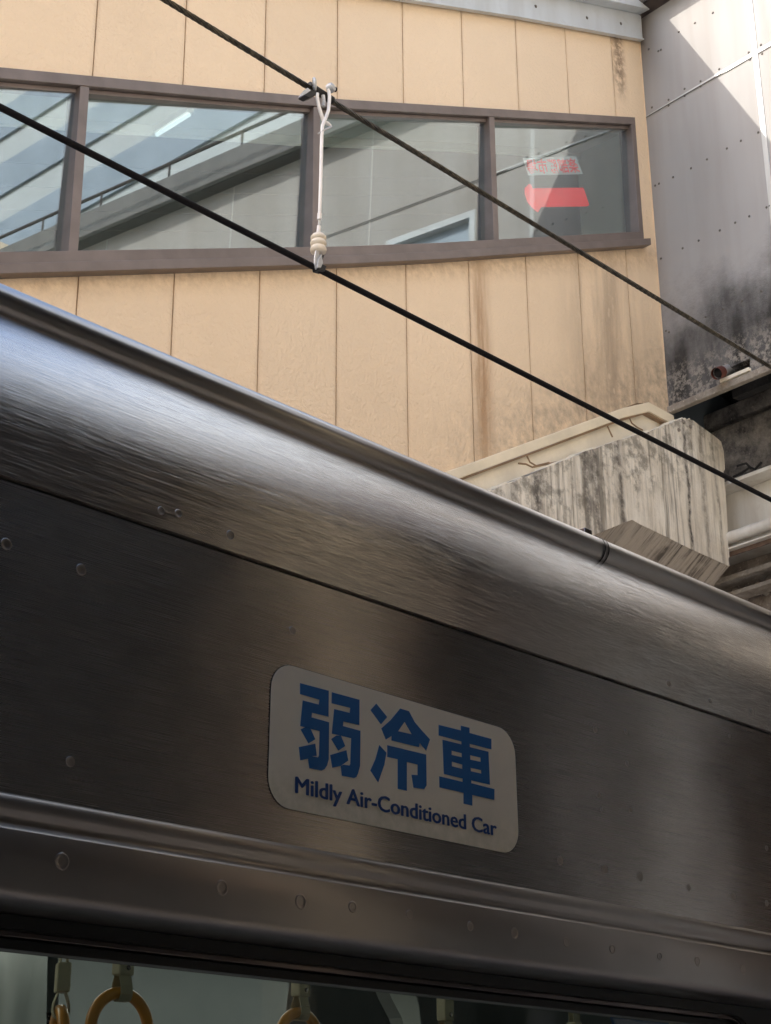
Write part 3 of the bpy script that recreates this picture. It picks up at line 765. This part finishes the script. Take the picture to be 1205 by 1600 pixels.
# rain gutter
gc = at(600, 724, 1.83)
ga = [(gc.y-.027*math.cos(math.radians(a)), gc.z+.027*math.sin(math.radians(a))) for a in range(-80, 141, 10)]
ga = [(ga[0][0]+.03, ga[0][1]-.002)] + ga + [(ga[-1][0]+.008, ga[-1][1]+.003), (ga[-1][0]+.02, ga[-1][1]+.001), (ga[-1][0]+.03, ga[-1][1]-.02)]
sweep(ga, xs, 'rain_gutter', M['gutter_steel'], TR, 40)
gx = at(940, 865, 1.81).x
for o_ in (0, .012):
    sweep([(gc.y-.0286*math.cos(math.radians(a)), gc.z+.0286*math.sin(math.radians(a))) for a in range(-70, 141, 10)], [gx+o_, gx+o_+.004], 'gutter_joint', M['black'], TR, 40)
p = at(915, 835, 1.83)
MB().box((p.x-.012, p.y-.008, p.z-.006), (p.x+.012, p.y+.01, p.z+.010)).build('gutter_tab', M['bar'], TR, bevel=.002)
# header rail with its mouldings
zz = lambda y: at(600, y, TD-.01).z
hp = [(TD, zz(1344)), (TD-.006, zz(1346)), (TD-.010, zz(1350)), (TD-.011, zz(1360)), (TD-.010, zz(1368)), (TD-.004, zz(1374)), (TD-.003, zz(1380)), (TD-.005, zz(1386)),
      (TD-.012, zz(1391)), (TD-.0135, zz(1394)), (TD-.0135, zz(1430)), (TD-.0135, zz(1466)), (TD-.012, zz(1474)), (TD-.007, zz(1481)), (TD+.002, zz(1487)), (TD+.015, zz(1490)), (TD+.05, zz(1491))]
sweep(hp, xs, 'window_header', M['rail_steel'], TR, 50)
z_o = zz(1492)
# recess and window frame
xw1 = at(1172, 1580, TD+.05).x; xw0 = -2.0
yf = TD+.05
zb_ = .95
MB().box((xw0, yf, z_o-.018), (xw1, yf+.03, z_o+.002)).build('recess_shade_strip', M['black'], TR)  # black strip stands for the shade in the gap under the header
ztop = at(600, 1519, yf).z; zbar = at(600, 1546, yf).z
WF = MB(); r = .07
def rrect(x0, x1, z0, z1, r, y, n=8):
    o = []
    for cx, cz, a0 in ((x1-r, z1-r, 0), (x0+r, z1-r, 90), (x0+r, z0+r, 180), (x1-r, z0+r, 270)):
        for k in range(n+1):
            a = math.radians(a0+90*k/n); o.append((cx+r*math.cos(a), y, cz+r*math.sin(a)))
    return o
h_ = ztop - zbar
def ring(x0, x1, z0, z1, r, wd, y0, y1, name, mat, parent, bevel=.003):
    return MB().prismh([rrect(x0, x1, z0, z1, r, y0), rrect(x0+wd, x1-wd, z0+wd, z1-wd, max(r-wd, .01), y0)], (0, y1-y0, 0)).build(name, mat, parent, bevel=bevel)
wf = ring(xw0, xw1, zb_, ztop, r, h_*.42, yf, yf+.03, 'window_frame', M['bar'], TR)
ring(xw0+h_*.45, xw1-h_*.45, zb_+h_*.45, ztop-h_*.45, r-.01, h_*.5, yf+.012, yf+.04, 'inner_frame', M['black'], wf, .002)
MB().box((xw0+.02, yf+.03, zb_+.02), (xw1-.02, yf+.034, ztop-.02)).build('window_pane', M['train_glass'], wf)
# body panels round the window
MB().prismh([[(XA, TD+.04, -.05), (XB, TD+.04, -.05), (XB, TD+.04, z_o), (XA, TD+.04, z_o)], rrect(xw0+.005, xw1-.005, zb_+.005, ztop-.003, r, TD+.04)], (0, .035, 0)).build('window_side_panel', M['black'], TR)
sweep([(TD, -.1), (TD, .9), (TD+.04, .91)], xs[::5], 'lower_panel', M['steel'], TR)
# inside of the carriage
def ibox(a, b, name, mat, **k): return MB().box(a, b).build(name, mat, TR, **k)
ibox((XA, 4.55, -.05), (XB, 4.6, .95), 'far_wall', M['int_grey'])
ibox((XA, 4.55, 1.75), (XB, 4.6, 2.75), 'upper_far_wall', M['int_grey'])
ibox((XA, TD+.1, -.1), (XB, 4.6, -.051), 'carriage_floor', M['int_dark'])
ibox((XA, TD+.1, 2.36), (XB, 4.54, 2.40), 'carriage_ceiling', M['int_white'])
ibox((XA, 3.0, 2.27), (XB, 3.35, 2.359), 'air_duct', M['int_grey'], bevel=.02)
ibox((XA, 4.05, 2.02), (XB, 4.5, 2.04), 'luggage_rack', M['bar'])
for y in (4.0, 4.15, 4.3):
    MB().tube([(XA, y, 2.05), (XB, y, 2.05)], .012, 8).build('rack_rail', M['bar'], TR)
lt = MB().box((XA, 2.9, 2.30), (XB, 2.99, 2.355)).build('interior_lamp', M['tlamp'], TR)
MB().tube([(XA, 2.32, 2.13), (XB, 2.32, 2.13)], .014, 10).build('strap_rail', M['bar'], TR)
ibox((XA, TD+.09, 1.93), (XB, TD+.25, 2.35), 'inner_cornice', M['int_grey'])

# hanging posters
def pl(pts, D_): return [at(x, y, D_) for x, y in pts]
o = MB().prism(pl([(92, 1470), (458, 1490), (440, 1640), (92, 1640)], 3.3), (0, .004, 0)).build('hanging_poster', M['int_grey'])
tag(o, 'large plain grey poster seen from behind through the train window', 'poster')
o = MB().prism(pl([(-60, 1440), (75, 1460), (72, 1640), (-60, 1640)], 3.1), (0, .004, 0)).build('hanging_poster', M['film'])
tag(o, 'glossy crumpled poster film at the lower left inside the train', 'poster')
o = MB().prism([ (v_.x, v_.y, v_.z) for v_ in pl([(604, 1540), (646, 1545), (655, 1570), (661, 1640), (640, 1640), (628, 1590), (612, 1560)], 3.4)], (0, .05, 0)).build('partition_panel', M['int_white'])
tag(o, 'pale curved seat partition end inside the train', 'partition')
o = MB().prism(pl([(950, 1572), (1060, 1578), (1060, 1640), (975, 1640)], 3.8), (0, .01, 0)).build('notice_card', M['int_blue'])
tag(o, 'dark blue card inside the train near the right end of its window', 'card')

# sign plate
PY = TD-.0016
plc = [at(425, 1050, TD), at(803, 1150, TD), at(808, 1325, TD), at(422, 1240, TD)]
x0 = min(plc[0].x, plc[3].x)-.004; x1 = max(plc[1].x, plc[2].x)+.004
z1 = at(434, 1035, TD).z; z0 = at(806, 1332, TD).z
def plate_quad():
    # corners straight from the photo, rounded
    C4 = [at(425.5, 1031, PY), at(804, 1143, PY), at(812, 1337, PY), at(418.5, 1257, PY)]
    out = []; rr = .042; n = 8
    for k in range(4):
        p, a, b = C4[k], C4[k-1], C4[(k+1) % 4]
        u = (a-p).normalized(); v_ = (b-p).normalized()
        for j in range(n+1):
            t_ = math.radians(90*j/n); out.append(p + u*rr*(1-math.sin(t_)) + v_*rr*(1-math.cos(t_)))
    return out
SPp = plate_quad()
SP = MB().prism(SPp, (0, .0014, 0)).build('sign_plate', M['plate'], TR, bevel=.0004)
cen = sum(SPp, V())/len(SPp)
edge = [p + (p-cen).normalized()*.0016 + V((0, .0006, 0)) for p in SPp]
MB().prism(edge, (0, .0007, 0)).build('plate_edge', M['black'], SP)
LY = PY-.0006
c3 = lambda L_: [at(440+x/5.477, 1040+y/5.477, LY) for x, y in L_]
c4 = lambda L_: [at(600+x/5.477, 1060+y/5.479, LY) for x, y in L_]
EX = (0, .0005, 0)
g1 = MB()
A1 = [(160,150),(405,215),(403,437),(262,403),(257,443),(408,485),(405,800),(390,855),(368,887),(342,898),(240,878),(228,797),(255,775),(315,785),(322,765),(328,560),(248,540),(162,517),(183,298),(320,333),(326,292),(160,243)]
B1 = [(150,697),(290,668),(302,772),(268,775),(228,797),(162,810)]
C1 = [(165,545),(215,522),(250,542),(290,630),(232,665)]
A2 = [(432,228),(668,292),(666,508),(530,478),(526,517),(676,558),(672,860),(655,925),(640,955),(620,962),(518,943),(508,858),(530,848),(583,855),(590,840),(598,622),(515,600),(432,582),(452,372),(585,405),(590,362),(430,322)]
B2 = [(418,765),(556,724),(572,812),(508,858),(436,874)]
C2 = [(427,628),(470,598),(508,598),(546,688),(488,727)]
for L_ in (A1, B1, C1, A2, B2, C2): g1.prism(c3(L_), EX)
g1.build('lettering', M['blue'], SP)
g2 = MB()
g2.prism(c3([(812,325),(905,440),(852,502),(763,380)]), EX); g2.prism(c3([(838,680),(898,745),(880,850),(828,998),(762,897),(805,800)]), EX)
g2.prismh([c4([(140,258),(215,280),(265,375),(320,440),(395,522),(362,618),(308,553),(300,588),(66,531),(68,491),(18,523),(-21,428),(60,355)]), c4([(178,370),(122,452),(240,478)])], EX)
g2.prism(c4([(30,572),(362,652),(366,915),(345,948),(255,935),(238,825),(290,828),(290,738),(197,715),(197,962),(120,945),(120,692),(30,672)]), EX)
g2.build('lettering', M['blue'], SP)
g3 = MB()
g3.prismh([c4([(470,398),(660,445),(660,405),(733,422),(733,467),(920,518),(920,607),(735,560),(735,588),(895,628),(908,910),(748,872),(748,897),(947,948),(945,1040),(757,998),(757,1090),(683,1072),(683,980),(477,933),(475,838),(675,886),(675,857),(515,818),(503,525),(665,565),(665,540),(470,488)]),
           c4([(580,618),(580,655),(668,675),(668,640)]), c4([(738,657),(740,695),(830,715),(828,678)]), c4([(582,712),(582,752),(672,775),(672,738)]), c4([(742,765),(745,795),(835,815),(833,785)])], EX)
g3.build('lettering', M['blue'], SP)
me, bx = text_mesh('Mildly Air-Conditioned Car', 'lettering', None, None, 0,0,0,0,0,0,0)
bl = at(462, 1238.5, LY); br = at(776, 1306, LY); tl = at(462.5, 1213, LY)
caph = .70
def fn2(u, y, bx):
    p = bl*(1-u)+br*u; return V((p.x, LY, p.z + (tl.z-bl.z)*y/caph))
import bmesh
bm = bmesh.new(); bm.from_mesh(me)
src = bm.verts[:] + bm.edges[:] + bm.faces[:]
tri = {}
for k, (dx, dy) in enumerate(((.032, 0), (-.032, 0), (.015, .016), (-.015, -.016))):
    g = bmesh.ops.duplicate(bm, geom=src)
    for v_ in g['geom']:
        if isinstance(v_, bmesh.types.BMVert): v_.co.x += dx; v_.co.y += dy; v_.co.z = .0001*(k+1)
bm.to_mesh(me); bm.free()
zs = [v_.co.z for v_ in me.vertices]
for v_, z_ in zip(me.vertices, zs):
    p = fn2((v_.co.x-bx[0])/(bx[1]-bx[0]), v_.co.y, bx); v_.co = (p.x, p.y-z_*.6, p.z)
me.materials.clear(); me.materials.append(M['navy'])
o = bpy.data.objects.new('lettering', me); COL.objects.link(o); o.parent = SP

# spot welds
wproto = MB().lathe([(.0092, 0), (.0084, .0008), (.0074, .0008), (.0060, .0001), (.0045, .00010), (.001, .0001)], (0,0,0), (0,-1,0), 20).build('spot_weld', M['weld'], TR, 60)
welds = [(97,1346,1.2),(347,1387,1.15),(470,1409,1.2),(551,1417,.95),(640,1429,.8),(735,1447,.85),(804,1458,1),(885,1472,.9),(957,1483,.9),(1031,1494,.8),(1090,1502,1),(1161,1515,1),
         (875,1344,.9),(945,1358,.9),(1000,1370,.9),(1076,1387,.7),(1146,1401,.9),(1198,1411,.7),(10,850,.9),(127,890,.9),(110,1190,.8),(457,985,.7),(930,1140,.7),(978,1143,.6),(980,1193,.6),(935,1242,.6),
         (252,798,.7),(279,802,.7),(360,836,.8),(1045,1068,.7),(1110,1095,.6),(1175,1112,.7),(985,1265,.6),(1140,1150,.5),(940,1265,.5),(1198,1325,.6)]
first = True
hdr = lambda x, y: y > 1320 and (y > 1345 + (x-0)*0 ) and y > 1300 + .2*x*0
for px, py, sc in welds:
    head = py > 1262 + .187*px + 25
    yy = TD-.0137 if head else TD-.0002
    if py < 745 + .333*px: yy = TD-.0022
    o = wproto if first else wproto.copy()
    if not first: COL.objects.link(o); o.parent = TR
    first = False
    p = at(px, py, yy); o.location = p; o.scale = (sc, 1, sc)

# hand straps
def make_strap():
    root = thing('hand_strap', 'x', 'hand strap')
    # origin at the ring centre; belt goes up to the rail
    rg = MB(); N = 40; Rg = .060
    rg.tube([(Rg*math.cos(2*math.pi*k/N), 0, Rg*math.sin(2*math.pi*k/N)) for k in range(N)], .0100, 14, closed=True)
    rg.build('ring', M['orange'], root, 60)
    top = .30; bw = .0125
    lp = [(-.014, Rg-.012), (-.013, Rg+.004), (-.0085, Rg+.018), (-.005, Rg+.04), (-.0045, top), ]
    def band(pts, w_, th, name):
        me_ = MB()
        for (y0_, z0_), (y1_, z1_) in zip(pts, pts[1:]):
            d = V((0, y1_-y0_, z1_-z0_)).normalized(); nrm = V((0, -d.z, d.y))*th
            a = V((-w_, y0_, z0_)); b = V((-w_, y1_, z1_))
            me_.prism([a, b, b+nrm, a+nrm], (2*w_, 0, 0))
        return me_.build(name, M['belt'], root, bevel=.0006)
    front_ = [(.004, Rg-.013), (-.009, Rg-.012), (-.0135, Rg-.003), (-.0125, Rg+.010), (-.007, Rg+.026), (-.0065, Rg+.06), (-.006, top)]
    back_ = [(.004, Rg-.013), (.010, Rg-.009), (.0130, Rg), (.0118, Rg+.012), (.006, Rg+.028), (.0055, Rg+.06), (.005, top)]
    band(front_, bw, .0016, 'belt'); band(back_, bw, .0016, 'belt_back')
    cv = MB().box((-.0155, -.0125, Rg+.028), (.0155, .010, Rg+.075)).build('belt_sleeve', M['belt'], root, bevel=.003)
    MB().lathe([(.004, 0), (.0045, .001), (.002, .0022)], (.002, -.0128, Rg+.04), (0, -1, 0), 10).build('snap_button', M['bar'], cv)
    return root
def copy_tree(o, parent=None):
    c = o.copy(); COL.objects.link(c); c.parent = parent
    for ch in [q_ for q_ in bpy.data.objects if q_.parent == o and q_ != c]: copy_tree(ch, c)
    return c
st0 = make_strap()
SY = 2.32
spec = [((187, 1610), 0, 'left one of the two straps whose orange ring shows as a wide arch'),
        ((90, 1640), 62, 'leftmost hand strap, turned edge on beside the crumpled poster'),
        ((468, 1636), 6, 'middle hand strap at the right edge of the grey poster with ring cut off'),
        ((697, 1668), 5, 'short length of beige strap right of the pale partition, ring out of sight'),
        ((902, 1700), 3, 'beige strap end just left of the dark blue card'),
        ((1062, 1735), 2, 'rightmost beige strap at the end of the train window')]
for k, (pxy, a, lab) in enumerate(spec):
    o = st0 if k == 0 else copy_tree(st0)
    o.location = at(*pxy, SY); o.rotation_euler = (0, 0, math.radians(a))
    o['label'] = lab; o['group'] = 'hand straps hanging inside the train'

# ================================================================ out of view: surroundings and things added for their reflections
for (x_, y_, w_, d_, mat_, lab_) in ((2.60, .92, .04, .05, 'trim', 'added cream post closest to the viewer, mirrored above the sign plate'), (3.95, .90, .07, .05, 'hall_white', 'added white post nearest the overpass, mirrored at the right end of the train side'), (3.55, .86, .03, .03, 'fascia', 'thin added grey post just left of the white post')):
    pt = MB().box((x_-w_, y_-d_, 0), (x_+w_, y_+d_, 3.499)).build('streak_post', M[mat_], bevel=.01)  # unseen posts added to mirror as vertical bands on the train side
    tag(pt, lab_, 'post')
PM = thing('reflection_mast', 'dark mast with a box arm and white plate, added out of view for its reflection', 'added reflection shape', (0,0,0))  # unseen, added to mirror as a dark blotch and a bright spot
MB().box((5.42, -.95, 0), (5.58, -.8, 6.1)).build('pole', M['canopy_steel'], PM)
MB().box((5.15, -1.1, 5.75), (5.85, 1.7, 6.15)).build('box_arm', M['canopy_steel'], PM, bevel=.02)
MB().box((6.12, -.35, 5.6), (6.16, .35, 6.3)).build('white_plate', M['hall_white'], PM)
MB().box((5.852, -.05, 5.9), (6.118, .05, 6.0)).build('plate_arm', M['canopy_steel'], PM)
MB().box((2.85, 1.10, 3.5), (30, 1.21, 3.60)).build('reflection_edge_box', M['canopy_steel'])  # added past the canopy edge to darken the shoulder's lower reflection
tag(bpy.data.objects['reflection_edge_box'], 'dark box added along the right part of the canopy edge for its reflection', 'gutter')
bxk = MB().box((2.88, 1.215, 3.46), (3.26, 1.46, 4.9)).build('blotch_box', M['canopy_steel'], bevel=.02)  # unseen box added to reflect as a dark blotch on the shoulder
tag(bxk, 'dark box added out of view to mirror as a blotch in the shoulder', 'loudspeaker')
hr = MB().box((6.7, -9, 6.0), (9.1, .95, 6.25)).build('reflection_slab', M['canopy'])  # unseen slab added to darken the right half of the shoulder's reflection
tag(hr, 'high dark slab added between the platform canopy and the overpass for its reflection', 'roof')
CN = thing('platform_canopy', 'dark platform canopy over the viewer, reflected in the train side', 'canopy', (0,0,0))
zcn = 3.5
STREAK_SLOTS = [(4.4, 4.8, -1.5, -.8), (7.4, 8.9, -2.3, -.7)]  # slots with warm sheets added to mirror as streaks on the train
dk = MB(); ys_ = [-7.5]
def slabs(z0, z1, name, mat):
    o_ = [(-30, -7.5, z0), (30, -7.5, z0), (30, 1.06, z0), (-30, 1.06, z0)]
    hs_ = [[(a, c, z0), (b, c, z0), (b, d, z0), (a, d, z0)] for a, b, c, d in STREAK_SLOTS]
    MB().prismh([o_]+hs_, (0, 0, z1-z0)).build(name, mat, CN)
slabs(zcn, zcn+.04, 'canopy_deck', M['canopy']); slabs(zcn+.045, zcn+.10, 'canopy_roof', M['hall_white'])  # unseen upper layer kept pale to bounce light onto the cream wall
for a, b, c, d in STREAK_SLOTS:
    MB().box((a-.01, c-.01, zcn+.102), (b+.01, d+.01, zcn+.106)).build('streak_sheet', M['amber'], CN)
for x0, x1 in ():
    MB().box((x0, -7.5, zcn), (x1, 1.06, zcn+.04)).build('canopy_deck', M['canopy'], CN)
    MB().box((x0, -7.5, zcn+.045), (x1, 1.06, zcn+.10)).build('canopy_roof', M['hall_white'], CN)
for x in [-14+2.4*k for k in range(14)]:
    MB().box((x-.06, -7.4, zcn-.2), (x+.06, 1.0, zcn-.001)).build('rafter', M['canopy_steel'], CN)
MB().box((-30, 1.065, zcn-.0), (30, 1.095, zcn+.14)).build('fascia', M['canopy_steel'], CN)
MB().box((-30, -5.2, 0), (30, -5.0, zcn-.001)).build('rear_baffle', M['fascia'], CN)  # unseen screen added to shape the light on the train side
for x in (-10, -2.5, 12, 19):
    MB().box((x-.1, -4.1, 0), (x+.1, -3.9, zcn-.2)).build('post', M['canopy_steel'], CN)
o = MB().box((-40, -9.6, -1.1), (17.8, -9.0, 14.9)).build('tan_building', M['tan'])
tag(o, 'plain tan building behind the platform, seen only mirrored in the stair windows', 'building')
o = MB().box((-40, 9.5, -1.1), (-3.8, 16, 14.5)).build('sun_blocker', M['tan'])  # unseen block added to shade the platform and tracks from the sun
tag(o, 'tall plain block added unseen behind the stair hall to keep the sun off the tracks', 'building')
OT = thing('office_block', 'pale office block with blue window bands, seen only mirrored in the stair windows', 'building', (0,0,0))
MB().box((18, -34, -1.1), (30, 5.5, 30)).build('wall', M['pale'], OT)
for k in range(13):
    MB().box((17.93, -33, 8.4+1.65*k), (17.99, 5.2, 9.3+1.65*k)).build('window_band', M['blueglass'], OT)
